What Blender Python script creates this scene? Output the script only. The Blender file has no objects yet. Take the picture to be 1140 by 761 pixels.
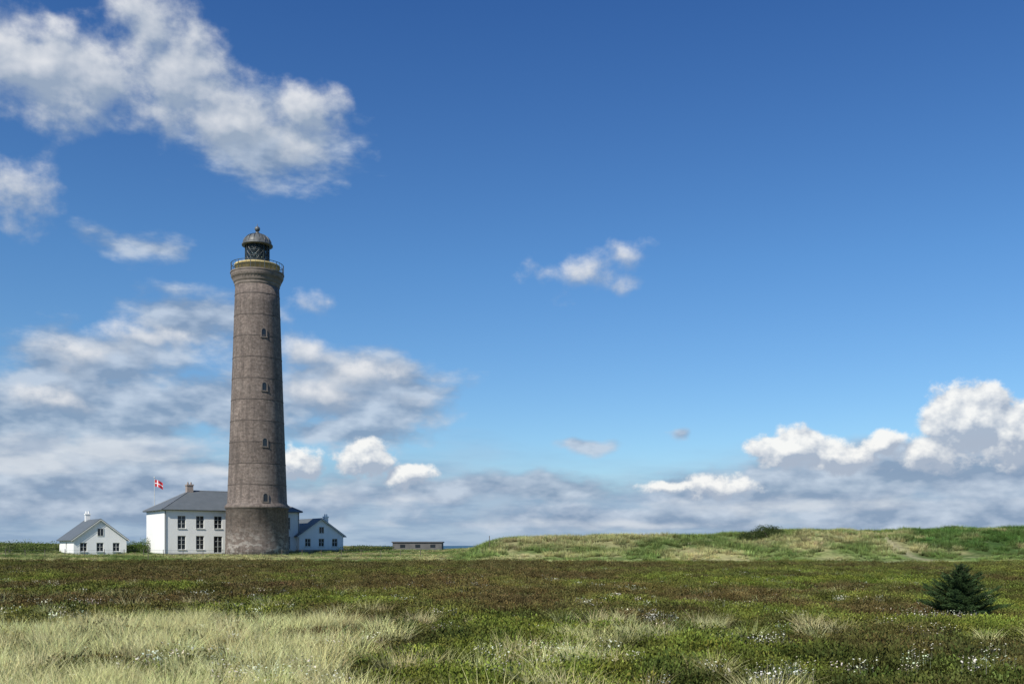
import bpy, math, numpy as np, random
from mathutils import Vector
random.seed(7); rng=np.random.default_rng(11)
scene=bpy.context.scene
F=1108.0; CZ=2.2; HY=607.0
# ---------------------------------------------------------------- helpers
def hsh(ix,iy,seed):
    h=(ix.astype(np.int64)*374761393+iy.astype(np.int64)*668265263+seed*1442695041)&0xffffffff
    h=((h^(h>>13))*1274126177)&0xffffffff
    h=h^(h>>16)
    return (h&0xffffff)/float(0xffffff)
def vnoise(x,y,seed=0):
    xi=np.floor(x); yi=np.floor(y); fx=x-xi; fy=y-yi
    fx=fx*fx*(3-2*fx); fy=fy*fy*(3-2*fy)
    a=hsh(xi,yi,seed);b=hsh(xi+1,yi,seed);c=hsh(xi,yi+1,seed);d=hsh(xi+1,yi+1,seed)
    return (a*(1-fx)+b*fx)*(1-fy)+(c*(1-fx)+d*fx)*fy
def fbm(x,y,seed=0,o=4):
    s=0;a=.5;t=0
    for i in range(o):
        s=s+a*vnoise(x*2**i+i*17.3,y*2**i-i*9.1,seed+i); t+=a; a*=.5
    return s/t
def sst(a,b,x):
    t=np.clip((x-a)/(b-a),0,1); return t*t*(3-2*t)
def mesh_obj(name,verts,faces,mat=None,smooth=False,parent=None,link=True):
    me=bpy.data.meshes.new(name); me.from_pydata([tuple(v) for v in verts],[],[tuple(f) for f in faces]); me.update()
    o=bpy.data.objects.new(name,me)
    if link: scene.collection.objects.link(o)
    if mat: me.materials.append(mat)
    if smooth: me.polygons.foreach_set('use_smooth',[True]*len(me.polygons))
    if parent: o.parent=parent
    return o
def empty(name,loc,rz=0):
    e=bpy.data.objects.new(name,None); e.location=loc; e.rotation_euler=(0,0,rz); e.empty_display_size=1
    scene.collection.objects.link(e); return e
class MB:
    def __init__(s): s.v=[];s.f=[]
    def box(s,x0,x1,y0,y1,z0,z1):
        n=len(s.v)
        s.v+=[(x0,y0,z0),(x1,y0,z0),(x1,y1,z0),(x0,y1,z0),(x0,y0,z1),(x1,y0,z1),(x1,y1,z1),(x0,y1,z1)]
        s.f+=[(n,n+3,n+2,n+1),(n+4,n+5,n+6,n+7),(n,n+1,n+5,n+4),(n+1,n+2,n+6,n+5),(n+2,n+3,n+7,n+6),(n+3,n,n+4,n+7)]
    def poly(s,pts):
        n=len(s.v); s.v+=list(pts); s.f.append(tuple(range(n,n+len(pts))))
    def lathe(s,prof,seg=64,cx=0,cy=0,cap=True):
        n=len(s.v)
        for r,z in prof:
            for i in range(seg):
                a=2*math.pi*i/seg; s.v.append((cx+r*math.cos(a),cy+r*math.sin(a),z))
        for k in range(len(prof)-1):
            for i in range(seg):
                j=(i+1)%seg; s.f.append((n+k*seg+i,n+k*seg+j,n+(k+1)*seg+j,n+(k+1)*seg+i))
        if cap:
            s.f.append(tuple(n+i for i in range(seg))[::-1]); m=n+(len(prof)-1)*seg
            s.f.append(tuple(m+i for i in range(seg)))
    def tube(s,p0,p1,r0,r1,seg=6):
        p0=Vector(p0);p1=Vector(p1);d=(p1-p0).normalized()
        a=d.orthogonal().normalized();b=d.cross(a);n=len(s.v)
        for p,r in((p0,r0),(p1,r1)):
            for i in range(seg):
                t=2*math.pi*i/seg; s.v.append(tuple(p+a*r*math.cos(t)+b*r*math.sin(t)))
        for i in range(seg):
            j=(i+1)%seg; s.f.append((n+i,n+j,n+seg+j,n+seg+i))
        s.f.append(tuple(n+seg+i for i in range(seg)))
    def obj(s,name,mat,smooth=False,parent=None,link=True): return mesh_obj(name,s.v,s.f,mat,smooth,parent,link)
# ---------------------------------------------------------------- materials
class NT:
    def __init__(s,nt): s.nt=nt; s.n=nt.nodes; s.l=nt.links
    def node(s,t,**k):
        x=s.n.new(t)
        for a,b in k.items(): setattr(x,a,b)
        return x
    def put(s,sock,val):
        if isinstance(val,bpy.types.NodeSocket): s.l.new(val,sock)
        elif val is not None: sock.default_value=val
    def m(s,op,a,b=None,c=None,clamp=False):
        x=s.node('ShaderNodeMath',operation=op,use_clamp=clamp)
        for i,v in enumerate((a,b,c)): 
            if v is not None: s.put(x.inputs[i],v)
        return x.outputs[0]
    def v(s,op,a,b=None,c=None):
        x=s.node('ShaderNodeVectorMath',operation=op)
        for i,v in enumerate((a,b,c)):
            if v is not None: s.put(x.inputs[i],v)
        return x.outputs['Value'] if op in('LENGTH','DOT_PRODUCT') else x.outputs[0]
    def noise(s,vec,scale,detail=4,rough=.5,col=False,dim='3D'):
        x=s.node('ShaderNodeTexNoise',noise_dimensions=dim); s.put(x.inputs['Vector'],vec); x.inputs['Scale'].default_value=scale
        x.inputs['Detail'].default_value=detail; x.inputs['Roughness'].default_value=rough
        return x.outputs['Color' if col else 'Fac']
    def mix(s,f,a,b,blend='MIX'):
        x=s.node('ShaderNodeMix',data_type='RGBA',blend_type=blend)
        s.put(x.inputs[0],f)
        for i,v in((6,a),(7,b)):
            if isinstance(v,tuple) and len(v)==3: v=v+(1,)
            s.put(x.inputs[i],v)
        return x.outputs[2]
    def sm(s,v,a,b,o0=0.,o1=1.,kind='SMOOTHSTEP'):
        x=s.node('ShaderNodeMapRange',interpolation_type=kind)
        s.put(x.inputs[0],v); s.put(x.inputs[1],a); s.put(x.inputs[2],b); s.put(x.inputs[3],o0); s.put(x.inputs[4],o1)
        return x.outputs[0]
def mat(name,build):
    m=bpy.data.materials.new(name); m.use_nodes=True; t=NT(m.node_tree)
    b=t.n['Principled BSDF']; build(t,b); return m
def simple(name,col,rough=.8,var=.15,scale=3,metal=0,bump=0):
    def f(t,b):
        co=t.node('ShaderNodeTexCoord').outputs['Object']
        n=t.noise(co,scale,6,.6)
        k=t.sm(n,.3,.7,1-var,1+var,'LINEAR')
        c=t.v('SCALE',tuple(col)); c.node.inputs['Scale'].default_value=1; t.l.new(k,c.node.inputs['Scale'])
        t.l.new(c,b.inputs['Base Color']); b.inputs['Roughness'].default_value=rough; b.inputs['Metallic'].default_value=metal
        if bump:
            bp=t.node('ShaderNodeBump'); bp.inputs['Strength'].default_value=bump; t.l.new(n,bp.inputs['Height']); t.l.new(bp.outputs[0],b.inputs['Normal'])
    return mat(name,f)
def white_wall(t,b):
    co=t.node('ShaderNodeTexCoord').outputs['Object']
    n=t.noise(t.v('MULTIPLY',co,(1.2,1.2,.25)),1.5,6,.65)
    sep=t.node('ShaderNodeSeparateXYZ'); t.l.new(co,sep.inputs[0])
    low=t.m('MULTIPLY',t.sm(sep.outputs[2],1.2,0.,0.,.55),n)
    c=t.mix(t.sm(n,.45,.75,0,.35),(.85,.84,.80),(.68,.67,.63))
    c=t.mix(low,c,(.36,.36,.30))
    t.l.new(c,b.inputs['Base Color']); b.inputs['Roughness'].default_value=.85
M_white=mat('white_render',white_wall)
def slate(t,b):
    co=t.node('ShaderNodeTexCoord').outputs['Object']
    n=t.noise(co,.9,6,.65)
    w=t.node('ShaderNodeTexWave',wave_type='BANDS',bands_direction='Z'); t.l.new(co,w.inputs[0]); w.inputs['Scale'].default_value=2.2; w.inputs['Distortion'].default_value=1.
    c=t.mix(n,(.085,.10,.105),(.17,.185,.19)); c=t.mix(t.m('MULTIPLY',w.outputs[1],.25),c,(.06,.07,.08))
    t.l.new(c,b.inputs['Base Color']); b.inputs['Roughness'].default_value=.6
M_slate=mat('slate_roof',slate)
M_glass=simple('window_glass',(.02,.025,.03),.12,.3,1)
M_frame=simple('painted_frame',(.62,.62,.58),.6,.1)
M_brick=simple('chimney_brick',(.32,.26,.22),.9,.25,4)
M_trim=simple('plinth_stone',(.22,.21,.19),.9,.25,2)
M_dark=simple('dark_iron',(.035,.045,.045),.45,.3,3)
M_domem=simple('zinc_dome',(.12,.125,.12),.5,.4,1.5,.2)
M_yellow=simple('weathered_yellow_paint',(.58,.46,.20),.8,.35,.9)
M_stone=simple('gallery_stone',(.20,.165,.135),.85,.3,1.5)
M_sur=simple('window_stone',(.185,.155,.13),.85,.3,1.5)
M_wood=simple('weathered_wood',(.13,.11,.085),.9,.3,6)
M_conc=simple('old_concrete',(.13,.125,.12),.9,.25,1)
def tower_mat(t,b):
    co=t.node('ShaderNodeTexCoord').outputs['Object']
    big=t.noise(co,.28,4,.6); st=t.noise(t.v('MULTIPLY',co,(1.,1.,.10)),1.7,5,.65); fine=t.noise(co,3.0,6,.78)
    sep=t.node('ShaderNodeSeparateXYZ'); t.l.new(co,sep.inputs[0]); z=sep.outputs[2]
    c=t.mix(t.sm(fine,.32,.68),(.112,.088,.073),(.25,.205,.172))
    c=t.mix(t.sm(st,.42,.66,0,.65),c,(.088,.071,.060))
    c=t.mix(t.sm(big,.5,.72,0,.4),c,(.27,.23,.195))
    lift=t.node('ShaderNodeTexWhiteNoise',noise_dimensions='1D'); t.l.new(t.m('FLOOR',t.m('MULTIPLY_ADD',z,1/2.962,-.55)),lift.inputs['W'])
    c2=t.v('SCALE',c); t.l.new(t.sm(lift.outputs['Value'],0.,1.,.90,1.08,'LINEAR'),c2.node.inputs['Scale']); c=c2
    ang=t.m('ARCTAN2',sep.outputs[1],sep.outputs[0])
    cv=t.node('ShaderNodeCombineXYZ'); t.l.new(t.m('MULTIPLY',ang,4.0),cv.inputs[0]); t.l.new(z,cv.inputs[1])
    br=t.node('ShaderNodeTexBrick'); t.l.new(cv.outputs[0],br.inputs[0]); br.inputs['Scale'].default_value=1.
    br.inputs['Brick Width'].default_value=.62; br.inputs['Row Height'].default_value=.26; br.inputs['Mortar Size'].default_value=.02
    br.inputs['Color1'].default_value=(.80,.79,.78,1); br.inputs['Color2'].default_value=(1.15,1.12,1.1,1); br.inputs['Mortar'].default_value=(.88,.88,.88,1)
    c=t.mix(1.,c,br.outputs[0],'MULTIPLY')
    lo=t.m('MULTIPLY',t.sm(z,6.,1.,0.,1.),t.sm(t.noise(t.v('MULTIPLY',co,(1,1,1.6)),.9,6,.7),.50,.58))
    c=t.mix(t.m('MULTIPLY',lo,.6),c,(.45,.42,.37))
    t.l.new(c,b.inputs['Base Color']); b.inputs['Roughness'].default_value=.9
    bp=t.node('ShaderNodeBump'); bp.inputs['Strength'].default_value=.5; bp.inputs['Distance'].default_value=.06; t.l.new(fine,bp.inputs['Height']); t.l.new(bp.outputs[0],b.inputs['Normal'])
M_tower=mat('tower_brick',tower_mat)
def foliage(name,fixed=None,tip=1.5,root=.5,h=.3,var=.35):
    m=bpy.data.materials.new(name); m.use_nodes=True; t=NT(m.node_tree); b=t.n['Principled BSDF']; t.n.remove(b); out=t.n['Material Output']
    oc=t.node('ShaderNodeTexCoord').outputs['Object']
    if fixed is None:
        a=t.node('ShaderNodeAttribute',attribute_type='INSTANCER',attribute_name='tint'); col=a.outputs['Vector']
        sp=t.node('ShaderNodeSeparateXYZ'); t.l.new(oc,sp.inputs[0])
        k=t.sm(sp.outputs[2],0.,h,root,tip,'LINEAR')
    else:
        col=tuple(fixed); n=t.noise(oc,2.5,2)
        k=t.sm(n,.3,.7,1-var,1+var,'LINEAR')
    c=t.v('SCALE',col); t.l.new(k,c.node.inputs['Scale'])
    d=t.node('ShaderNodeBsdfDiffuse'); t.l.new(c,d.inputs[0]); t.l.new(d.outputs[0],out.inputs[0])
    return m
# ---------------------------------------------------------------- terrain
cpx=np.array([-3000,-400,0,60,160,380,440,480,505,524,545,570,640,700,760,820,880,960,1000,1035,1100,1140,1400,3000])
cpy=np.array([600,600,604,605.5,606.5,607.5,608.5,611,611.5,610,604,602,601.5,601,602.5,600,594,592.5,599,592,589,591,590,593])
def terrain(x,y):
    x=np.asarray(x,float);y=np.asarray(y,float)
    base=np.interp(y,[-50,70,100,120,140,150,170,1e5],[0,0,.25,.6,.9,1.3,1.5,1.5])
    right=sst(-12,0,x)
    Yc=128.
    px=570+F*x/Yc
    cz=CZ+(HY-np.interp(px,cpx,cpy))/F*Yc
    env=sst(106,126,y)*(1-sst(145,190,y))
    Yl=180.
    pl=570+F*x/Yl; czl=CZ+(HY-np.interp(pl,cpx,cpy))/F*Yl
    envl=sst(152,178,y)*(1-sst(185,215,y))
    zr=base*(1-env)+cz*env; zl=base*(1-envl)+czl*envl
    z=zl*(1-right)+zr*right
    n1=fbm(x/6.,y/8.,3,4)-.5; n2=fbm(x/2.2,y/2.2,5,3)-.5
    big=np.clip(sst(104,122,y),0,1); rr=sst(-2,6,x)
    z=z+n1*(.25+1.7*big*rr)*sst(5,20,np.hypot(x,y))*(1-.6*(1-right)*big)+n2*(.20+.36*big*rr)
    z=z-sst(190,290,y)*9
    far=sst(250,600,np.abs(x)); z=z+far*(fbm(x/60,y/40,9,3)-.3)*4*sst(100,130,y)*(1-sst(190,250,y))
    return z
def axis(lo,hi,step,ext):
    a=list(np.arange(lo,hi+step/2,step)); s=step
    b=a[-1]
    while b<ext[1]: s*=1.18; b+=s; a.append(b)
    s=step;b=a[0];p=[]
    while b>ext[0]: s*=1.18; b-=s; p.append(b)
    return np.array(p[::-1]+a)
gx=axis(-85,85,.55,(-9000,9000)); gy=axis(6,200,.55,(-9000,330))
X,Y=np.meshgrid(gx,gy); Z=terrain(X,Y)
def heath_color(x,y):
    """linear rgb of vegetation at a world position"""
    a=fbm(x/14.,y/22.,21,4); b=fbm(x/4.,y/6.,31,3); c=fbm(x/1.2,y/1.6,41,2)
    ax=x/np.maximum(y,1)
    leftbias=sst(.15,-.45,ax)
    brown=sst(.36,.62,a*.5+b*.5+.08*leftbias-.07*sst(.0,.45,ax)-.01*sst(30,16,y)+.04*sst(50,80,y))*.85
    dk=sst(.40,.58,b*.6+c*.4)
    g=np.stack([.100+.055*c,.120+.06*c,.023+.01*c],-1)
    dkg=np.stack([.034+0*c,.044+0*c,.014+0*c],-1)
    br=np.stack([.076+.04*c,.057+.025*c,.026+.006*c],-1)
    col=g*(1-.78*dk[...,None])+dkg*.78*dk[...,None]
    col=col*(1-brown[...,None])+br*brown[...,None]
    olive=np.stack([.078+0*c,.075+0*c,.027+0*c],-1)
    f=sst(50,90,y)[...,None]*.55
    return col*(1-f)+olive*f
def dune_color(x,y):
    a=fbm(x/5.,y/5.,51,4); b=fbm(x/20.,y/12.,52,3); ax=x/np.maximum(y,1)
    dry=np.array([.28,.265,.12]); gr=np.array([.11,.15,.045]); dg=np.array([.055,.105,.026])
    t=sst(.34,.54,a*.7+b*.3)[...,None]
    col=dry*(1-t)+gr*t
    k=sst(100,108,y)*(1-sst(112,118,y)); col=col*(1+.35*k[...,None])
    d=sst(.385,.41,ax)[...,None]*sst(.25,.45,a)[...,None]*sst(109,114,y)[...,None]*.9
    return col*(1-d)+dg*d
def edge(x): return 100+5*(fbm(x/12.,x*0+3.3,61,3)-.5)*2
def path_mask(x,y):
    c=45.5+ (y-112)*.12+1.5*np.sin(y/5.)
    return np.exp(-((x-c)/.8)**2)*sst(106,112,y)*(1-sst(128,134,y))*.65
t=sst(-3,3,Y-edge(X)+4*(fbm(X/2.,Y/2.,62,2)-.5)); t3=t[...,None]
soil=heath_color(X,Y)*.6; dn=dune_color(X,Y)*.9
sandm=np.clip(path_mask(X,Y)*.9+sst(.68,.78,fbm(X/5.,Y/3.,71,4))*.5*t*sst(0,10,X)+ .55*np.exp(-((Y-106-3*(fbm(X/10,Y*0,72,2)-.5))/2.6)**2)*sst(.35,.6,fbm(X/9.,Y/3.,73,3)),0,1)[...,None]
col=soil*(1-t3)+dn*t3
col=col*(1-sandm)+np.array([.40,.35,.22])*sandm
nx,ny=len(gx),len(gy)
me=bpy.data.meshes.new('ground')
V=np.stack([X,Y,Z],-1).reshape(-1,3)
idx=np.arange(nx*ny).reshape(ny,nx)
Q=np.stack([idx[:-1,:-1],idx[:-1,1:],idx[1:,1:],idx[1:,:-1]],-1).reshape(-1,4)
me.vertices.add(len(V)); me.vertices.foreach_set('co',V.ravel()); me.loops.add(Q.size); me.loops.foreach_set('vertex_index',Q.ravel().astype(np.int32))
me.polygons.add(len(Q)); me.polygons.foreach_set('loop_start',np.arange(0,Q.size,4,dtype=np.int32)); me.polygons.foreach_set('use_smooth',np.ones(len(Q),bool))
me.update(); me.validate()
at=me.attributes.new('soil','FLOAT_COLOR','POINT'); at.data.foreach_set('color',np.concatenate([col,np.ones(col.shape[:2]+(1,))],-1).astype(np.float32).ravel())
g=bpy.data.objects.new('ground',me); scene.collection.objects.link(g)
def gmat(t,b):
    a=t.node('ShaderNodeAttribute',attribute_name='soil'); co=t.node('ShaderNodeNewGeometry').outputs['Position']
    n=t.noise(co,1.3,6,.7); n2=t.noise(co,.2,3,.6)
    k=t.m('MULTIPLY',t.sm(n,.3,.7,.6,1.4,'LINEAR'),t.sm(n2,.3,.7,.85,1.15,'LINEAR'))
    c=t.v('SCALE',a.outputs['Color']); t.l.new(k,c.node.inputs['Scale']); t.l.new(c,b.inputs['Base Color']); b.inputs['Roughness'].default_value=1.; b.inputs['Specular IOR Level'].default_value=.1
    bp=t.node('ShaderNodeBump'); bp.inputs['Strength'].default_value=.8; bp.inputs['Distance'].default_value=.15; t.l.new(n,bp.inputs['Height']); t.l.new(bp.outputs[0],b.inputs['Normal'])
me.materials.append(mat('heath_ground',gmat))
def T(x,y): return float(terrain(np.array([x]),np.array([y]))[0])
# sea
def seamat(t,b):
    co=t.node('ShaderNodeNewGeometry').outputs['Position']; n=t.noise(t.v('MULTIPLY',co,(.05,.2,1)),1.,4,.6)
    t.l.new(t.mix(n,(.03,.09,.15),(.06,.14,.20)),b.inputs['Base Color']); b.inputs['Roughness'].default_value=.6; b.inputs['Specular IOR Level'].default_value=.2
    bp=t.node('ShaderNodeBump'); bp.inputs['Strength'].default_value=.6; t.l.new(n,bp.inputs['Height']); t.l.new(bp.outputs[0],b.inputs['Normal'])
mesh_obj('sea',[(-40000,230,-3),(40000,230,-3),(40000,50000,-3),(-40000,50000,-3)],[(0,1,2,3)],mat('sea_water',seamat))
# ---------------------------------------------------------------- plants
def variants(cname,maker,n,mt):
    c=bpy.data.collections.new(cname)
    for i in range(n):
        v,f=maker(); o=mesh_obj(cname+'_part_%d'%i,v,f,mt,link=False); c.objects.link(o)
    return c
def blades(nb,h,spread,w,lean,seg=3):
    v=[];f=[]
    for _ in range(nb):
        a=random.uniform(0,6.283); r=spread*math.sqrt(random.random()); bx,by=r*math.cos(a),r*math.sin(a)
        d=a+random.uniform(-.9,.9); L=h*random.uniform(.5,1.1); ln=lean*random.uniform(.2,1.3)
        s=random.uniform(0,6.283); sx,sy=math.cos(s)*w/2,math.sin(s)*w/2; n=len(v)
        for k in range(seg+1):
            t=k/seg; o=ln*L*t*t; x=bx+math.cos(d)*o; y=by+math.sin(d)*o; z=L*t*(1-.25*ln*t)-.02; q=(1-t*.92)
            v+= [(x-sx*q,y-sy*q,z),(x+sx*q,y+sy*q,z)]
        for k in range(seg): f.append((n+2*k,n+2*k+1,n+2*k+3,n+2*k+2))
    return v,f
def clump(nl,r,h,ls):
    v=[];f=[]
    for _ in range(nl):
        a=random.uniform(0,6.283); rr=r*math.sqrt(random.random()); 
        top=h*(1-.7*(rr/r)**2)*random.uniform(.55,1.15); z=top*random.random()**.35
        p=Vector((rr*math.cos(a),rr*math.sin(a),z))
        d=Vector((random.gauss(0,.5)+p.x/r*.5,random.gauss(0,.5)+p.y/r*.5,random.uniform(.4,1.4))).normalized()
        sd=d.orthogonal().normalized(); sd=(sd*math.cos(a*3)+d.cross(sd)*math.sin(a*3))
        L=ls*random.uniform(.7,1.8); w=ls*.35; n=len(v)
        v+=[tuple(p-sd*w*.4),tuple(p+d*L*.5-sd*w),tuple(p+d*L),tuple(p+d*L*.5+sd*w)]; f.append((n,n+1,n+2,n+3))
    return v,f
def flower():
    v,f=[],[]
    for _ in range(22):
        a=random.uniform(0,6.283); r=.22*math.sqrt(random.random()); x,y=r*math.cos(a),r*math.sin(a); z=random.uniform(.18,.34); s=random.uniform(.008,.018)
        n=len(v); tx,ty=random.uniform(-.6,.6)*s,random.uniform(-.2,.9)*s
        for k in range(6):
            b=k*math.pi/3; v.append((x+s*math.cos(b),y+s*math.sin(b),z+tx*math.cos(b)+ty*math.sin(b)))
        f.append(tuple(range(n,n+6)))
        v+=[(x-.003,y,0),(x+.003,y,0),(x,y,z)]; f.append((n+6,n+7,n+8))
    return v,f
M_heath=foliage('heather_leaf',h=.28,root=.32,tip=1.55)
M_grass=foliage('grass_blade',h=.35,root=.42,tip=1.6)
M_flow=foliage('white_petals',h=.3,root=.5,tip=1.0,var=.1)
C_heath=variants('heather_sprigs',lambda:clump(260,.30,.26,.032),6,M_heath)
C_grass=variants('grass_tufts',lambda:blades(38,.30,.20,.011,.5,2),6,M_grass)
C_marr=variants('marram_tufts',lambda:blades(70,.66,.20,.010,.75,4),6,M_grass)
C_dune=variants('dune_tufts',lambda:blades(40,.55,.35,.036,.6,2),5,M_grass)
C_flow=variants('flower_heads',flower,4,M_flow)
def scatter(name,x,y,sc,tint,coll,dz=0.):
    n=len(x); z=terrain(x,y)+dz
    me=bpy.data.meshes.new(name); me.vertices.add(n); me.vertices.foreach_set('co',np.stack([x,y,z],-1).astype(np.float32).ravel())
    for nm,ty,ar,key in(('sc','FLOAT',sc,'value'),('rz','FLOAT',rng.uniform(0,6.283,n),'value'),('pick','INT',rng.integers(0,99,n),'value'),('tint','FLOAT_VECTOR',tint,'vector')):
        a=me.attributes.new(nm,ty,'POINT'); a.data.foreach_set(key,np.ascontiguousarray(ar,dtype=np.int32 if ty=='INT' else np.float32).ravel())
    o=bpy.data.objects.new(name,me); scene.collection.objects.link(o)
    ng=bpy.data.node_groups.new(name+'_scatter','GeometryNodeTree')
    ng.interface.new_socket('Geometry',in_out='INPUT',socket_type='NodeSocketGeometry'); ng.interface.new_socket('Geometry',in_out='OUTPUT',socket_type='NodeSocketGeometry')
    N=ng.nodes;L=ng.links
    gi=N.new('NodeGroupInput');go=N.new('NodeGroupOutput');ci=N.new('GeometryNodeCollectionInfo');ci.inputs['Collection'].default_value=coll
    ci.inputs['Separate Children'].default_value=True; ci.inputs['Reset Children'].default_value=True
    ip=N.new('GeometryNodeInstanceOnPoints'); ip.inputs['Pick Instance'].default_value=True
    def na(nm,dt):
        q=N.new('GeometryNodeInputNamedAttribute'); q.data_type=dt; q.inputs['Name'].default_value=nm; return q.outputs['Attribute']
    L.new(gi.outputs[0],ip.inputs['Points']); L.new(ci.outputs[0],ip.inputs['Instance']); L.new(na('pick','INT'),ip.inputs['Instance Index'])
    cx=N.new('ShaderNodeCombineXYZ'); L.new(na('rz','FLOAT'),cx.inputs[2]); L.new(cx.outputs[0],ip.inputs['Rotation'])
    cs=N.new('ShaderNodeCombineXYZ'); s=na('sc','FLOAT')
    for i in range(3): L.new(s,cs.inputs[i])
    L.new(cs.outputs[0],ip.inputs['Scale']); L.new(ip.outputs[0],go.inputs[0])
    md=o.modifiers.new('scatter','NODES'); md.node_group=ng
    return o
def wedge(n,y0,y1,p=1.0,wide=.62,pad=3):
    u=rng.random(n); e=2-p
    y=(y0**e+u*(y1**e-y0**e))**(1/e); x=rng.uniform(-1,1,n)*(wide*y+pad); return x,y
def jit(c,n,a=.25): return np.clip(c*(1+rng.normal(0,a,(n,1)))*(1+rng.normal(0,.06,(n,3))),.004,.9)
x,y=wedge(58000,11,104,.85); keep=(y<edge(x)+rng.normal(0,1.5,len(x))); x,y=x[keep],y[keep]
sc=rng.uniform(.55,1.3,len(x))*np.interp(y,[10,40,100],[1.05,1.25,1.8])*(.75+.6*fbm(x/2.,y/2.,44,2)); tt=jit(heath_color(x,y),len(x),.32)
x2,y2=wedge(1100,16,98,1.0); k=fbm(x2/6.,y2/6.,46,3)>.47; x2,y2=x2[k],y2[k]
t2=jit(np.array([[.045,.060,.018]])*.6+heath_color(x2,y2)*.5,len(x2),.3)
scatter('heather',np.concatenate([x,x2]),np.concatenate([y,y2]),np.concatenate([sc,rng.uniform(1.3,2.1,len(x2))]),np.concatenate([tt,t2]),C_heath,-.03)
x,y=wedge(42000,11,104,1.0); m=fbm(x/3.,y/5.,81,3)+.08*sst(-.2,.4,x/y)+.10*sst(35,15,y); k=(m>.51+rng.normal(0,.04,len(x)))&(y<edge(x)); x,y=x[k],y[k]
tint=heath_color(x,y)*.5+np.array([.125,.135,.034])*.58
scatter('grass',x,y,rng.uniform(.45,1.05,len(x))*np.interp(y,[10,40,100],[.9,1.1,1.3]),jit(tint,len(x)),C_grass)
x,y=wedge(11000,11,34,.6); ax=x/y
m=fbm(x/1.5,y/1.8,91,3)+.20*sst(-.08,-.30,ax)*sst(29,19,y)-.10*sst(-.25,-.02,ax)-.04*sst(.0,.2,ax)-.25*sst(25,29,y)
k=m>.54+rng.normal(0,.02,len(x)); x1,y1=x[k],y[k]
x2,y2=wedge(9000,20,100,.9); k=fbm(x2/4.,y2/3.,95,3)>.675; x2,y2=x2[k],y2[k]
x=np.concatenate([x1,x2]);y=np.concatenate([y1,y2])
scatter('tall_grass',x,y,rng.uniform(.5,1.15,len(x))*np.where(y>34,.75,1),jit(np.array([[.40,.385,.18]]),len(x),.25),C_marr)
x,y=wedge(20000,12,85,1.0); k=(fbm(x/1.8,y/1.2,101,3)>.70)|((fbm(x/5,y/5,103,3)>.58)&(rng.random(len(x))<.04)); k&=~((x/y>.3)&(y<24)&(rng.random(len(x))<.7)); x,y=x[k],y[k]
scatter('white_wildflowers',x,y,rng.uniform(.7,1.3,len(x)),jit(np.array([[.66,.65,.50]]),len(x),.1),C_flow)
x,y=wedge(56000,98,172,.5,.66); pm=path_mask(x,y); k=(y>edge(x)-1+rng.normal(0,1.5,len(x)))&(pm<.45)&(fbm(x/3.,y/3.,111,3)+.12*sst(108,118,y)>.44)
def inbox(x,y): return ((x>-74)&(x<-22)&(y>133)&(y<166))
k&=~(inbox(x,y)&(rng.random(len(x))<.6)); k&=~((np.hypot(x+36.1,y-141)<4.6))
x,y=x[k],y[k]
s=rng.uniform(.5,1.4,len(x))*np.where(x<-5,.5,1.)*np.where(y<112,.6,1.)
scatter('dune_grass',x,y,s,jit(dune_color(x,y)*1.05,len(x),.34),C_dune)
# ---------------------------------------------------------------- bushes
def leaf_bush(name,lobes,nl,ls,colr,trunk=True):
    e=empty(name,(0,0,0)); b=MB(); v=[];f=[]
    for (cx,cy,cz,rx,ry,rz) in lobes:
        if trunk:
            for k in range(4):
                a=random.uniform(0,6.28); b.tube((cx,cy,T(cx,cy)-.2),(cx+rx*.5*math.cos(a),cy+ry*.5*math.sin(a),cz+rz*.4),.05,.015)
        for _ in range(int(nl/len(lobes))):
            d=Vector((random.gauss(0,1),random.gauss(0,1),random.gauss(0,1))).normalized()
            bump=1+.28*math.sin(d.x*7+cx*3)*math.sin(d.y*6+d.z*5+cy)
            r=bump*random.uniform(.55,1.08)
            p=Vector((cx+d.x*rx*r,cy+d.y*ry*r,cz+d.z*rz*r)); q=Vector((random.gauss(0,1),random.gauss(0,1),random.gauss(.4,1))).normalized()
            s1=q.orthogonal().normalized()*ls*random.uniform(.5,1.2); s2=q.cross(s1); n=len(v)
            v+=[tuple(p-s1),tuple(p-s2*.5),tuple(p+s1),tuple(p+s2*.5)]; f.append((n,n+1,n+2,n+3))
    mesh_obj('leaves',v,f,foliage(name+'_leaf',colr),parent=e)
    if trunk: b.obj('branches',M_wood,parent=e)
    return e
def W(px,y): return (px-570)/F*y
def lobes_line(px0,px1,y,n,h,r,jy=1.):
    L=[]
    for i in range(n):
        px=px0+(px1-px0)*(i+.5)/n+random.uniform(-.3,.3)*(px1-px0)/n; yy=y+random.uniform(-jy,jy); xx=W(px,yy); k=random.uniform(.75,1.15)
        L.append((xx,yy,T(xx,yy)+h*.45*k,r*random.uniform(.8,1.2),r,h*.55*k))
    return L
leaf_bush('dune_bush',lobes_line(828,868,125,5,1.6,1.3),9000,.08,(.05,.072,.026))
leaf_bush('hedge',lobes_line(141,164,147,4,1.9,1.3),4000,.09,(.09,.14,.035))
leaf_bush('bush',lobes_line(0,62,150,9,1.5,2.2,3),6000,.11,(.10,.14,.04))
leaf_bush('bush',lobes_line(384,432,150,6,1.0,1.3,2),4000,.08,(.07,.10,.03))
leaf_bush('bush',lobes_line(-160,-10,155,10,1.9,3,3),6000,.13,(.09,.13,.04))
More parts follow.
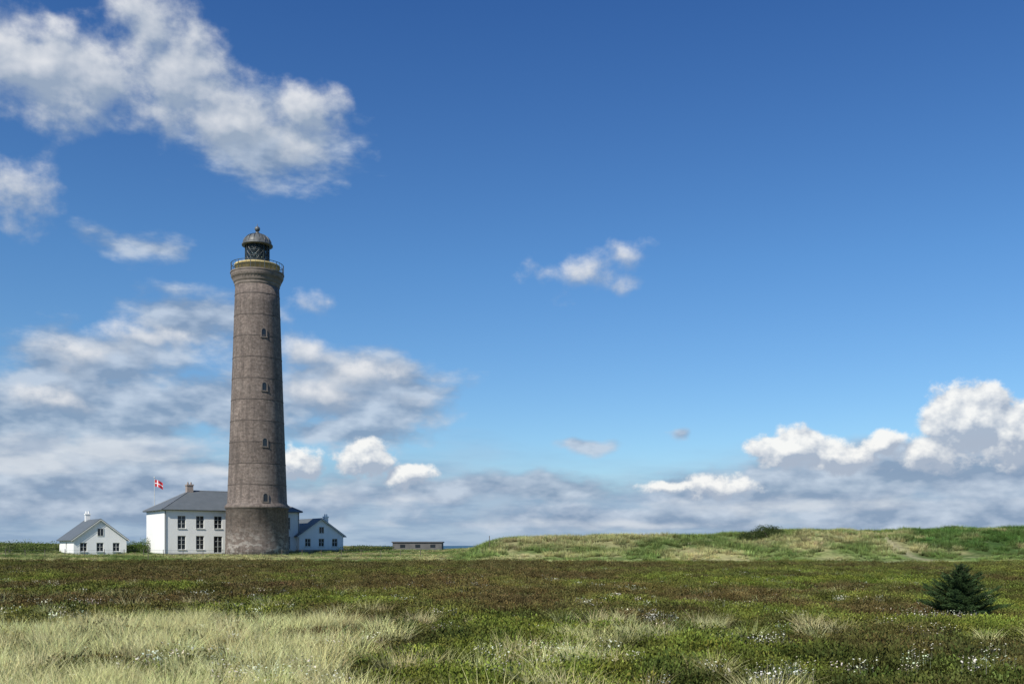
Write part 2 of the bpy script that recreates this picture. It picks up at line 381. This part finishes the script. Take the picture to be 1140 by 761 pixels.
# ---------------------------------------------------------------- spruce
def spruce(name,x,y,H,R):
    z0=T(x,y)-.05; e=empty(name,(x,y,z0)); b=MB(); v=[];f=[]
    b.tube((0,0,-.1),(0,0,H*.96),.045,.006,8)
    def needles(p,d,L,dens=110):
        n_=max(4,int(L*dens))
        for i in range(n_):
            t=random.random(); q=p+d*L*t
            s=Vector((random.gauss(0,1),random.gauss(0,1),random.gauss(.25,.8))); nd=(s.normalized()*.8+d*.75).normalized(); l=random.uniform(.035,.06)
            w=nd.orthogonal().normalized()*.008; n=len(v)
            v.extend([tuple(q-w),tuple(q+w),tuple(q+nd*l)]); f.append((n,n+1,n+2))
    z=.06
    while z<H*.97:
        t=z/H; R0=R*(1-t)**.8*(.75+.25*min(1,t*6)); nb=random.randint(8,11) if t<.85 else 5; a0=random.uniform(0,6.28)
        for k in range(nb):
            a=a0+k*6.283/nb+random.uniform(-.25,.25); L=R0*random.uniform(.62,1.22)
            up=.30+.55*t+random.uniform(-.15,.2)
            d=Vector((math.cos(a),math.sin(a),up)).normalized(); p=Vector((0,0,z+random.uniform(-.04,.04)))
            b.tube(p,p+d*L,.012,.003,5); needles(p,d,L,170)
            m=int(L/.075)
            for j in range(1,m+1):
                tt=j/(m+1)
                for sgn in(-1,1):
                    sd=(d+Vector((-d.y,d.x,0))*sgn*1.0+Vector((0,0,random.uniform(-.15,.35)))).normalized(); l2=(1-tt*.7)*L*.42*random.uniform(.7,1.1)
                    pp=p+d*L*tt; needles(pp,sd,l2,170)
        z+=random.uniform(.09,.13)
    needles(Vector((0,0,H*.88)),Vector((0,0,1)),H*.14,260)
    mesh_obj('needles',v,f,foliage('spruce_needles',(.048,.082,.030),var=.5),parent=e); b.obj('trunk_and_limbs',M_wood,parent=e)
    return e
spruce('spruce_tree',W(1070,29),29,1.78,1.38)
# ---------------------------------------------------------------- lighthouse
TY=141.;K=TY/F
tx=W(286.5,TY)
def zz(py): return CZ+(HY-py)*K
L=empty('lighthouse',(tx,TY,0)); R=lambda hp:hp*K
def rt(py):
    return R(np.interp(py,[320,440,560],[23.9,28.0,32.4]))
prof=[(R(35),zz(620)),(R(34.6),zz(610)),(R(33.8),zz(567)),(R(34.6),zz(566.5)),(R(35.2),zz(565.5)),(R(35.2),zz(563.6)),(R(33.2),zz(561.5)),(R(32.4),zz(560))]
for py in np.linspace(540,320,12): prof.append((rt(py),zz(py)))
b=MB(); b.lathe(prof,96); o=b.obj('brick_shaft',M_tower,True,L)
b=MB()
for i,py in enumerate(np.linspace(540.5,331,10)):
    r=rt(py); b.lathe([(r-.05,zz(py)-.08),(r+.03,zz(py)-.07),(r+.03,zz(py)+.04),(r-.05,zz(py)+.07)],96)
b.obj('iron_bands',simple('rusty_bands',(.105,.084,.070),.8,.45,1.5),False,L)
b=MB(); b.lathe([(rt(320)-.02,zz(321)),(R(24.6),zz(319.5)),(R(24.6),zz(317.5)),(R(25.6),zz(316)),(R(26.4),zz(313)),(R(27.9),zz(311)),(R(28.6),zz(308.6)),(R(28.6),zz(306.6)),(R(29.2),zz(306.4)),(R(29.2),zz(305)),(R(20),zz(304.8))],96)
b.obj('gallery_cornice',M_stone,False,L)
b=MB()
for i in range(48):
    a=i*2*math.pi/48; r0=R(25.4); r1=R(27.9)
    b.tube((r0*math.cos(a),r0*math.sin(a),zz(314.5)),(r1*math.cos(a),r1*math.sin(a),zz(309.3)),.08,.10,5)
b.obj('corbels',M_stone,False,L)
b=MB(); b.lathe([(R(24.2),zz(304.9)),(R(24.2),zz(298.3)),(R(24.8),zz(298.2)),(R(24.8),zz(296.0)),(R(17),zz(295.6))],64); b.obj('lantern_base',M_yellow,True,L)
b=MB(); b.lathe([(R(15.2),zz(296)),(R(15.2),zz(292.5)),(R(13.5),zz(292.4))],48,cap=False); b.obj('lantern_sill',M_dark,True,L)
b=MB(); b.lathe([(R(12.6),zz(295.8)),(R(12.6),zz(273))],24)
def lg(t,bs):
    bs.inputs['Base Color'].default_value=(.14,.20,.23,1); bs.inputs['Roughness'].default_value=.08; bs.inputs['Transmission Weight'].default_value=.9; bs.inputs['IOR'].default_value=1.1
b.obj('lantern_glass',mat('lantern_glass',lg),False,L)
b=MB()
b.lathe([(.3,zz(296)),(.9,zz(291)),(1.05,zz(284)),(.9,zz(278)),(.3,zz(275))],16); b.obj('lens',simple('fresnel_lens',(.2,.25,.25),.15,.3,4),False,L)
b=MB(); n=16; r=R(13.2)
def P(i,z): a=i*2*math.pi/n; return (r*math.cos(a),r*math.sin(a),z)
zs=[zz(294),zz(287.5),zz(281),zz(274)]
for i in range(n):
    b.tube(P(i,zs[0]),P(i,zs[3]),.05,.05,5)
    for k in range(3):
        b.tube(P(i,zs[k]),P(i+1,zs[k+1]),.03,.03,4); b.tube(P(i+1,zs[k]),P(i,zs[k+1]),.03,.03,4)
    for k in range(4): b.tube(P(i,zs[k]),P(i+1,zs[k]),.05,.05,4)
b.obj('lantern_lattice',M_dark,False,L)
b=MB(); pr=[(R(13),zz(274.4)),(R(16.8),zz(274.2)),(R(16.9),zz(272.8)),(R(15.6),zz(272.2))]
for k in range(1,9):
    a=k/9*math.pi/2; pr.append((R(15.4)*math.cos(a)+.0,zz(272)+(zz(260.5)-zz(272))*math.sin(a)))
pr+=[(R(2.6),zz(260)),(R(2.2),zz(258.6)),(R(1.2),zz(258.2)),(R(1.2),zz(257.4))]
for k in range(9):
    a=-math.pi/2+.5+k/8*(math.pi-.6); pr.append((R(3.0)*math.cos(a),zz(255)+R(3.0)*math.sin(a)))
pr+=[(.05,zz(251.6)),(.03,zz(249.5))]
b.lathe(pr,48); b.obj('dome',M_domem,True,L)
b=MB()
for i in range(16):
    a=i*2*math.pi/16
    for k in range(8):
        a0=k/9*math.pi/2;a1=(k+1)/9*math.pi/2
        q=[((R(15.4)*math.cos(t)+.03)*math.cos(a),(R(15.4)*math.cos(t)+.03)*math.sin(a),zz(272)+(zz(260.5)-zz(272))*math.sin(t)+.02) for t in(a0,a1)]
        b.tube(q[0],q[1],.035,.035,4)
b.obj('dome_ribs',M_dark,False,L)
b=MB(); n2=36; rr=R(28.6)
for i in range(n2):
    a=i*2*math.pi/n2;a2=(i+1)*2*math.pi/n2
    b.tube((rr*math.cos(a),rr*math.sin(a),zz(305)),(rr*math.cos(a),rr*math.sin(a),zz(295.2)),.025 if i%3 else .06,.025 if i%3 else .05,4)
    for py in(295.4,300.2): b.tube((rr*math.cos(a),rr*math.sin(a),zz(py)),(rr*math.cos(a2),rr*math.sin(a2),zz(py)),.045 if py<296 else .02,.045 if py<296 else .02,4)
b.obj('gallery_railing',M_dark,False,L)
bw=MB();bg=MB()
vd=math.atan2(-TY,-tx)
def twin(py,w,h,off):
    a=vd+off; r=rt(py) if py<560 else R(33.9); c,s=math.cos(a),math.sin(a)
    def q(u,d,z): return (c*(r+d)-s*u, s*(r+d)+c*u, zz(py)+z)
    def bx(B,u0,u1,d0,d1,z0,z1):
        n=len(B.v); B.v+=[q(u0,d0,z0),q(u1,d0,z0),q(u1,d1,z0),q(u0,d1,z0),q(u0,d0,z1),q(u1,d0,z1),q(u1,d1,z1),q(u0,d1,z1)]
        B.f+=[(n,n+3,n+2,n+1),(n+4,n+5,n+6,n+7),(n,n+1,n+5,n+4),(n+1,n+2,n+6,n+5),(n+2,n+3,n+7,n+6),(n+3,n,n+4,n+7)]
    f=.14
    bx(bw,-w/2-f,-w/2,-.3,.09,-h/2,h/2); bx(bw,w/2,w/2+f,-.3,.09,-h/2,h/2); bx(bw,-w/2-f-.05,w/2+f+.05,-.3,.14,-h/2-.14,-h/2)
    k=6
    for i in range(k):
        t0=math.pi*i/k;t1=math.pi*(i+1)/k; ro=w/2+f;ri=w/2; n=len(bw.v)
        for d in(-.3,.09):
            for (rad,t) in((ri,t0),(ro,t0),(ro,t1),(ri,t1)): bw.v.append(q(rad*math.cos(t),d,h/2+rad*math.sin(t)))
        bw.f+=[(n+4,n+5,n+6,n+7),(n+1,n+2,n+6,n+5),(n,n+4,n+7,n+3)]
    n=len(bg.v); pts=[q(-w/2,.03,-h/2),q(w/2,.03,-h/2)]+[q(w/2*math.cos(math.pi*i/k),.03,h/2+w/2*math.sin(math.pi*i/k)) for i in range(k+1)]
    bg.v+=pts; bg.f.append(tuple(range(n,n+len(pts))))
for py in(376,435,496,556): twin(py,.6,.8,.27)
twin(520,.5,.7,2.6)
bw.obj('window_surrounds',M_sur,False,L); bg.obj('window_panes',M_glass,False,L)
# ---------------------------------------------------------------- houses
TH=math.radians(34)
def facade(wall,glass,frame,org,ux,nrm,Wd,H,wins,z0=-1.0,depth=.16):
    """rectangular wall with real openings; org local start, ux unit along, nrm outward"""
    ux=Vector(ux);nrm=Vector(nrm);org=Vector(org)
    q=lambda u,z,d=0: tuple(org+ux*u+nrm*d+Vector((0,0,z)))
    xs=sorted({0,Wd}|{w[0]-w[2]/2 for w in wins}|{w[0]+w[2]/2 for w in wins}); zs=sorted({z0,H}|{w[1] for w in wins}|{w[1]+w[3] for w in wins})
    for i in range(len(xs)-1):
        for j in range(len(zs)-1):
            cx=(xs[i]+xs[i+1])/2;cz=(zs[j]+zs[j+1])/2
            if any(abs(cx-w[0])<w[2]/2 and w[1]<cz<w[1]+w[3] for w in wins): continue
            wall.poly([q(xs[i],zs[j]),q(xs[i+1],zs[j]),q(xs[i+1],zs[j+1]),q(xs[i],zs[j+1])])
    for (c,zb,w,h) in wins:
        a,b_=c-w/2,c+w/2; zt=zb+h; D=-depth
        wall.poly([q(a,zb),q(a,zb,D),q(a,zt,D),q(a,zt)]);wall.poly([q(b_,zb),q(b_,zt),q(b_,zt,D),q(b_,zb,D)])
        wall.poly([q(a,zt),q(a,zt,D),q(b_,zt,D),q(b_,zt)]);wall.poly([q(a,zb),q(b_,zb),q(b_,zb,D),q(a,zb,D)])
        glass.poly([q(a,zb,D),q(b_,zb,D),q(b_,zt,D),q(a,zt,D)])
        def bar(u0,u1,z0_,z1_,d0=D+.01,d1=D+.07):
            n=len(frame.v); frame.v+=[q(u0,z0_,d0),q(u1,z0_,d0),q(u1,z1_,d0),q(u0,z1_,d0),q(u0,z0_,d1),q(u1,z0_,d1),q(u1,z1_,d1),q(u0,z1_,d1)]
            frame.f+=[(n,n+1,n+2,n+3),(n+4,n+5,n+6,n+7),(n,n+1,n+5,n+4),(n+1,n+2,n+6,n+5),(n+2,n+3,n+7,n+6),(n+3,n,n+4,n+7)]
        t=.055
        bar(a,a+t,zb,zt);bar(b_-t,b_,zb,zt);bar(a+t,b_-t,zb,zb+t);bar(a+t,b_-t,zt-t,zt)
        bar(c-t/2,c+t/2,zb+t,zt-t); 
        for kk in ((.36,.68) if h>1.3 else (.5,)): bar(a+t,c-t/2,zb+h*kk,zb+h*kk+.04); bar(c+t/2,b_-t,zb+h*kk,zb+h*kk+.04)
        bar(a-.08,b_+.08,zb-.09,zb-.003,.003,.10)
def house(name,px,y,Wd,D,H,RH,gz,wins,side,hip,chim,upper=None):
    e=empty(name,(W(px,y),y,gz),TH); wl,gl,fr=MB(),MB(),MB()
    facade(wl,gl,fr,(0,0,0),(1,0,0),(0,-1,0),Wd,H,wins); facade(wl,gl,fr,(Wd,D,0),(-1,0,0),(0,1,0),Wd,H,wins)
    facade(wl,gl,fr,(0,D,0),(0,-1,0),(-1,0,0),D,H,side); facade(wl,gl,fr,(Wd,0,0),(0,1,0),(1,0,0),D,H,side)
    rf=MB(); o=.38; th=.16
    if hip:
        h2=D/2; ze=H-.02
        A=[(-o,-o),(Wd+o,-o),(Wd+o,D+o),(-o,D+o)]; low=[(p[0],p[1],ze) for p in A]; up=[(p[0],p[1],ze+th) for p in A]
        r1=(h2,h2,H+RH);r2=(Wd-h2,h2,H+RH)
        rf.poly([low[i] for i in(3,2,1,0)])
        for i in range(4): j=(i+1)%4; rf.poly([low[i],low[j],up[j],up[i]])
        rf.poly([up[0],up[1],r2,r1]);rf.poly([up[1],up[2],r2]);rf.poly([up[2],up[3],r1,r2]);rf.poly([up[3],up[0],r1])
        rd=MB(); 
        for a,b2 in((r1,r2),(up[0],r1),(up[3],r1),(up[1],r2),(up[2],r2)): rd.tube(a,b2,.08,.08,6)
        rd.obj('ridge_caps',simple('lead_caps',(.2,.21,.22),.6),False,e)
        gt=MB()
        for xx in(.12,Wd-.12): gt.tube((xx,-.09,.3),(xx,-.09,H-.1),.05,.05,6)
        gt.tube((-o,-o-.06,H+.06),(Wd+o,-o-.06,H+.06),.07,.07,6); gt.tube((-o-.06,-o,H+.06),(-o-.06,D+o,H+.06),.07,.07,6)
        gt.obj('gutters',M_slate,False,e)
    else:
        for yy in(0,D): wl.poly([(0,yy,H),(Wd,yy,H),(Wd/2,yy,H+RH)])
        k=RH/(Wd/2); y0,y1=-.3,D+.3
        for sgn,xe in((1,-o),(-1,Wd+o)):
            ze=H-o*k+.04; ap=H+RH+.04; P0=[(xe,y0,ze),(Wd/2,y0,ap),(Wd/2,y1,ap),(xe,y1,ze)]; P1=[(p[0],p[1],p[2]+.16) for p in P0]
            rf.poly(P0);rf.poly(P1)
            for i in(0,2,3): j=(i+1)%4; rf.poly([P0[i],P0[j],P1[j],P1[i]])
        vb=MB()
        for sgn,xe in((1,-o),(-1,Wd+o)):
            ze=H-o*k+.04; ap=H+RH+.04
            vb.poly([(xe,y0-.03,ze-.10),(Wd/2,y0-.03,ap-.10),(Wd/2,y0-.03,ap+.06),(xe,y0-.03,ze+.06)])
        vb.obj('verge_boards',M_frame,False,e)
        if upper:
            c,zb,w,h=upper
            gl.poly([(c-w/2,-.02,zb),(c+w/2,-.02,zb),(c+w/2,-.02,zb+h),(c-w/2,-.02,zb+h)])
            t=.06
            fr.box(c-w/2-t,c-w/2,-.06,-.005,zb-t,zb+h+t);fr.box(c+w/2,c+w/2+t,-.06,-.005,zb-t,zb+h+t);fr.box(c-w/2,c+w/2,-.06,-.005,zb+h,zb+h+t);fr.box(c-w/2,c+w/2,-.06,-.005,zb-t,zb);fr.box(c-.02,c+.02,-.05,-.022,zb,zb+h)
    wl.obj('walls',M_white,False,e);gl.obj('window_panes',M_glass,False,e);fr.obj('window_frames',M_frame,False,e);rf.obj('roof',M_slate,False,e)
    ch=MB()
    for (cx,cy,s,zt) in chim:
        ch.box(cx-s,cx+s,cy-s,cy+s,H+RH*.4,zt-.2); ch.box(cx-s-.07,cx+s+.07,cy-s-.07,cy+s+.07,zt-.2,zt); 
        for d in(-.5,.5): ch.lathe([(.13,zt),(.11,zt+.35)],8,cx+d*s,cy)
    ch.obj('chimney',M_white if not hip else M_brick,False,e)
    pl=MB(); w_=.06; pl.box(-w_,Wd+w_,-w_,-.004,-1,.28); pl.box(-w_,-.004,0,D,-1,.28); pl.box(Wd+.004,Wd+w_,0,D,-1,.28); pl.obj('plinth',M_trim,False,e)
    return e
zc=CZ-11/F*140
cols=[2.4,5.0,7.6,10.2,12.8,15.4,18.0]
wins=[(c,.85,1.15,1.95) for c in cols if abs(c-7.6)>.1]+[(c,3.85,1.15,1.8) for c in cols]+[(7.6,.35,1.25,2.4)]
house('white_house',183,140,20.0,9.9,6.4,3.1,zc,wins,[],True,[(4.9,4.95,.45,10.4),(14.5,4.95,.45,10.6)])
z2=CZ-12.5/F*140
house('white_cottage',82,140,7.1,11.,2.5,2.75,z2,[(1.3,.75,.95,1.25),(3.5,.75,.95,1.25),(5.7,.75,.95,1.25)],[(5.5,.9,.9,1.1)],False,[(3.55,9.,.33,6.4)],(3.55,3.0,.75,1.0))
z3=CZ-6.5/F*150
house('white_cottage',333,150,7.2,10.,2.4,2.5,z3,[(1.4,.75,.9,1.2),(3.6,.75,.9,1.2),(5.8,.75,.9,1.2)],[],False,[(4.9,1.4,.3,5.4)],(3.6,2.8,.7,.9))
fy=158.;fx=W(172,fy); e=empty('flagpole',(fx,fy,0)); b=MB(); zt=CZ+(HY-532)/F*fy
b.tube((0,0,T(fx,fy)-.5),(0,0,zt),.09,.045,8); b.lathe([(.02,zt),(.12,zt+.08),(.12,zt+.16),(.02,zt+.24)],10); b.obj('pole',M_frame,False,e)
def flag():
    nx_,nz_=22,14; Lx,Lz=1.5,1.05; v=[];
    for i in range(nx_+1):
        for j in range(nz_+1):
            u=i/nx_; w=j/nz_
            x=.08+Lx*u*.8; zf=zt-.25-Lz*(1-w)-.55*u*u; yf=.18*math.sin(u*8+w)*u
            v.append((x,yf,zf))
    red,wh=[],[]
    for i in range(nx_):
        for j in range(nz_):
            q=(i*(nz_+1)+j,(i+1)*(nz_+1)+j,(i+1)*(nz_+1)+j+1,i*(nz_+1)+j+1)
            (wh if (j in(6,7) or i in(6,7,8)) else red).append(q)
    mesh_obj('flag_field',v,red,simple('flag_red',(.55,.02,.03),.8,.1),parent=e); mesh_obj('flag_cross',v,wh,simple('flag_white',(.8,.8,.8),.8,.05),parent=e)
flag()
yb=158.; e=empty('concrete_bunker',(W(437,yb),yb,T(W(437,yb),yb)-.7)); b=MB()
b.box(0,7.8,0,4,-.5,1.9); b.obj('walls',M_conc,parent=e); b=MB(); b.box(-.15,7.95,-.15,4.15,1.903,2.08); b.obj('roof_slab',simple('dark_slab',(.09,.09,.095),.9),parent=e)
b=MB()
for xx in(1.2,3.6,6.): b.box(xx,xx+.8,-.02,.1,1.1,1.6)
b.obj('openings',M_glass,parent=e)
def fence(name,pts,h,rails=True):
    e=empty(name,(0,0,0)); b=MB(); tops=[]
    for (x,y) in pts:
        z=T(x,y); dx=random.uniform(-.06,.06); b.tube((x,y,z-.3),(x+dx,y,z+h),.05,.04,6); tops.append((x+dx,y,z+h))
    b.obj('posts',M_wood,parent=e)
    if rails:
        r=MB()
        for a,c in zip(tops[:-1],tops[1:]):
            for d in(.12,.5): r.tube((a[0],a[1],a[2]-d),(c[0],c[1],c[2]-d),.012,.012,4)
        r.obj('wires',M_dark,parent=e)
fence('wire_fence',[(W(px,128+ (px%7)*.2),128+(px%7)*.2) for px in range(-60,470,22)],1.0)
fence('marker_post',[(W(545,118),118.)],1.7,False)
fence('marker_post',[(W(165,112),112.)],1.3,False)
# ---------------------------------------------------------------- sky
SUN_EL=math.radians(42); SUN_AZ=math.radians(215) # from +Y clockwise -> behind, to the left
w=bpy.data.worlds.new('World'); scene.world=w; w.use_nodes=True; t=NT(w.node_tree); t.n.clear()
try: w.cycles.sampling_method='NONE'
except Exception as ex: print(ex)
sky=t.node('ShaderNodeTexSky',sky_type='NISHITA'); sky.sun_disc=False; sky.sun_elevation=SUN_EL; sky.sun_rotation=SUN_AZ; sky.air_density=1.0; sky.dust_density=.3; sky.ozone_density=2.5
co=t.node('ShaderNodeTexCoord').outputs['Generated']
sp=t.node('ShaderNodeSeparateXYZ'); t.l.new(t.v('NORMALIZE',co),sp.inputs[0])
az=t.m('ARCTAN2',sp.outputs[0],sp.outputs[1]); el=t.m('ARCSINE',sp.outputs[2])
cr=t.node('ShaderNodeValToRGB'); t.l.new(el,cr.inputs[0]); R_=cr.color_ramp
R_.elements[0].position=0; R_.elements[0].color=(.80,.91,1.05,1); R_.elements[1].position=1; R_.elements[1].color=(.40,.69,1.1,1)
for p,c in((.10,(.68,.93,1.13,1)),(.27,(.53,.87,1.17,1)),(.50,(.34,.66,1.08,1))):
    x_=R_.elements.new(p); x_.color=c
skc=t.mix(1.,sky.outputs[0],cr.outputs[0],'MULTIPLY')
bg1=t.node('ShaderNodeBackground'); t.l.new(skc,bg1.inputs[0]); bg1.inputs[1].default_value=.102
cb=t.node('ShaderNodeCombineXYZ'); t.l.new(az,cb.inputs[0]); t.l.new(el,cb.inputs[1]); PP=cb.outputs[0]
def ang(px,py):
    u=(px-570)/F; v=(HY-py)/F; a=math.atan(u); return a,math.atan(v*math.cos(a)),math.cos(a)
def warp_noise(ws,seed): return t.v('SUBTRACT',t.noise(t.v('ADD',PP,(seed,seed*.7,0)),ws,2,.5,True),(.5,.5,.5))
def blobf(Pw,blobs,sharp=.25):
    acc=None
    for (px,py,rx,ry,wt) in blobs:
        a,e_,c=ang(px,py); rx_=rx/F*c*c; ry_=ry/F*c
        d=t.v('LENGTH',t.v('MULTIPLY_ADD',Pw,(1/rx_,1/ry_,0),(-a/rx_,-e_/ry_,0)))
        f=t.m('MULTIPLY_ADD',d,-wt,wt)
        acc=f if acc is None else t.m('SMOOTH_MAX',acc,f,sharp)
    return acc
def cn(P,nsc,sy,seed,det,rough,dim='3D'): return t.noise(t.v('MULTIPLY',t.v('ADD',P,(seed,seed*.7,0)),(1,sy,1)),nsc,det,rough,False,dim)
def cumulus(blobs,wn,warp,nsc,amp,sy,seed,lo,hi,k,base,lit,shd,alpha,off,rough=.56):
    Pw=t.v('MULTIPLY_ADD',wn,(warp,warp*.6,0),PP); b1=blobf(Pw,blobs); b2=blobf(t.v('ADD',Pw,off),blobs)
    n1=cn(PP,nsc,sy,seed,6,rough); n2=cn(t.v('ADD',PP,off),nsc,sy,seed,3,rough)
    f1=t.m('MULTIPLY_ADD',n1,amp,t.m('SUBTRACT',b1,amp*.5)); f2=t.m('MULTIPLY_ADD',n2,amp,t.m('SUBTRACT',b2,amp*.5))
    m=t.m('MULTIPLY',t.sm(f1,lo,hi),alpha); s=t.m('MULTIPLY_ADD',t.m('SUBTRACT',f1,f2),k,base,clamp=True)
    return m,t.mix(s,shd,lit)
def stratus(blobs,wn,warp,nsc,amp,sy,seed,lo,hi,k,base,lit,shd,alpha,off,rough=.55):
    Pw=t.v('MULTIPLY_ADD',wn,(warp,warp*.6,0),PP); b1=blobf(Pw,blobs); n1=cn(PP,nsc,sy,seed,5,rough,'2D'); n2=cn(t.v('ADD',PP,off),nsc,sy,seed,3,rough,'2D')
    f1=t.m('MULTIPLY_ADD',n1,amp,t.m('SUBTRACT',b1,amp*.5))
    m=t.m('MULTIPLY',t.sm(f1,lo,hi),alpha); s=t.m('MULTIPLY_ADD',t.m('SUBTRACT',n1,n2),k,base,clamp=True)
    return m,t.mix(s,shd,lit)
OFF=(-.006,.014,0)
cumA=[(20,75,135,70,1.1),(110,85,105,66,1.1),(165,25,60,55,1.),(205,85,90,68,1.15),(260,130,82,50,1.05),(345,130,46,38,.9),(330,160,74,34,.65),
 (18,212,66,42,.8),(160,376,66,26,1.0),(105,392,76,26,.7),(60,448,90,24,.6),(350,398,60,26,.9),(405,414,66,28,.95),(365,440,95,24,.65),
 (655,308,70,26,.62),(703,288,26,26,.66),(345,338,34,20,.42)]
cumB=[(407,509,42,24,1.4),(454,529,34,18,1.2),(330,515,34,22,1.3),
 (1080,466,66,50,1.7),(1128,482,66,44,1.4),(1036,502,60,24,1.1),(880,500,54,30,1.4),(935,506,56,22,1.2),(985,496,36,18,1.2),(800,541,56,15,.95),(745,542,40,9,.8)]
soft=[(215,358,90,46,1.),(110,460,200,56,1.3),(30,480,130,36,1.2),(260,450,130,46,1.2),(400,440,130,56,1.3),(380,480,130,20,1.),(155,271,70,19,.55),
 (310,165,110,50,.8),(100,405,140,50,1.1),(660,494,52,11,.85),(748,488,20,7,.8),
 (1000,528,230,38,1.3),(860,546,190,30,1.2),(1110,520,130,44,1.3),(600,545,180,22,.9),(470,545,130,26,1.),
 (90,520,240,40,1.3),(200,560,300,40,1.3),(1060,575,300,34,1.1),(700,578,300,22,.8)]
band=[(90,500,210,20,1.2),(30,514,150,16,1.),(240,522,70,10,.7),(430,555,140,14,.6),(880,562,260,12,.7),(650,585,260,8,.6)]
wA=warp_noise(16,1.3); wB=warp_noise(30,5.3)
mS,cS=stratus(soft,wA,.05,17,1.3,2.2,3.1,-.05,.60,2.6,.38,(.55,.63,.74),(.24,.33,.47),.86,OFF)
mB,cB=stratus(band,wA,.03,14,1.2,3.,7.7,.0,.7,2.6,.6,(.70,.745,.80),(.42,.50,.62),.75,OFF)
mA,cA=cumulus(cumA,wA,.045,20,2.0,1.3,1.3,.0,.80,1.0,.26,(.83,.84,.86),(.33,.41,.53),.92,OFF)
mC,cC=cumulus(cumB,wB,.030,42,1.8,1.15,5.3,.0,.50,1.25,.30,(.95,.95,.93),(.40,.47,.58),.96,(-.004,.009,0),.6)
hn=t.noise(t.v('MULTIPLY',PP,(1,5,1)),4.5,4,.55,False,'2D')
hz=t.sm(t.m('SUBTRACT',el,t.m('MULTIPLY',hn,.08)),.068,.0,0.,.9)
hcol=t.mix(t.sm(t.noise(t.v('MULTIPLY',PP,(1,6,1)),9,5,.6,False,'2D'),.35,.65),(.25,.37,.55),(.38,.50,.655))
def over(ma,ca,mb,cbk):
    m=t.m('SUBTRACT',t.m('ADD',ma,mb),t.m('MULTIPLY',ma,mb)); f=t.m('DIVIDE',ma,t.m('MAXIMUM',m,.001)); return m,t.mix(f,cbk,ca)
m,c=over(mS,cS,hz,hcol); m,c=over(mB,cB,m,c); m,c=over(mA,cA,m,c); m,c=over(mC,cC,m,c)
bg2=t.node('ShaderNodeBackground'); t.l.new(c,bg2.inputs[0]); bg2.inputs[1].default_value=1.
mx=t.node('ShaderNodeMixShader'); t.l.new(m,mx.inputs[0]); t.l.new(bg1.outputs[0],mx.inputs[1]); t.l.new(bg2.outputs[0],mx.inputs[2])
wo=t.node('ShaderNodeOutputWorld'); t.l.new(mx.outputs[0],wo.inputs[0])
sl=bpy.data.lights.new('sun','SUN'); sl.energy=4.9; sl.angle=math.radians(.5); sl.color=(1,.95,.86); so=bpy.data.objects.new('sun',sl); scene.collection.objects.link(so)
sd=Vector((math.sin(SUN_AZ)*math.cos(SUN_EL),math.cos(SUN_AZ)*math.cos(SUN_EL),math.sin(SUN_EL))); so.rotation_euler=sd.to_track_quat('Z','Y').to_euler(); so.location=(0,-50,80)
# ---------------------------------------------------------------- camera
cd=bpy.data.cameras.new('camera'); cam=bpy.data.objects.new('camera',cd); scene.collection.objects.link(cam); scene.camera=cam
cam.location=(0,0,CZ); cam.rotation_euler=(math.pi/2,0,0); cd.sensor_width=36; cd.lens=36*F/1140; cd.shift_y=(HY-380.5)/1140; cd.clip_start=.1; cd.clip_end=120000
scene.view_settings.view_transform='Standard'; scene.view_settings.look='None'; scene.view_settings.exposure=0
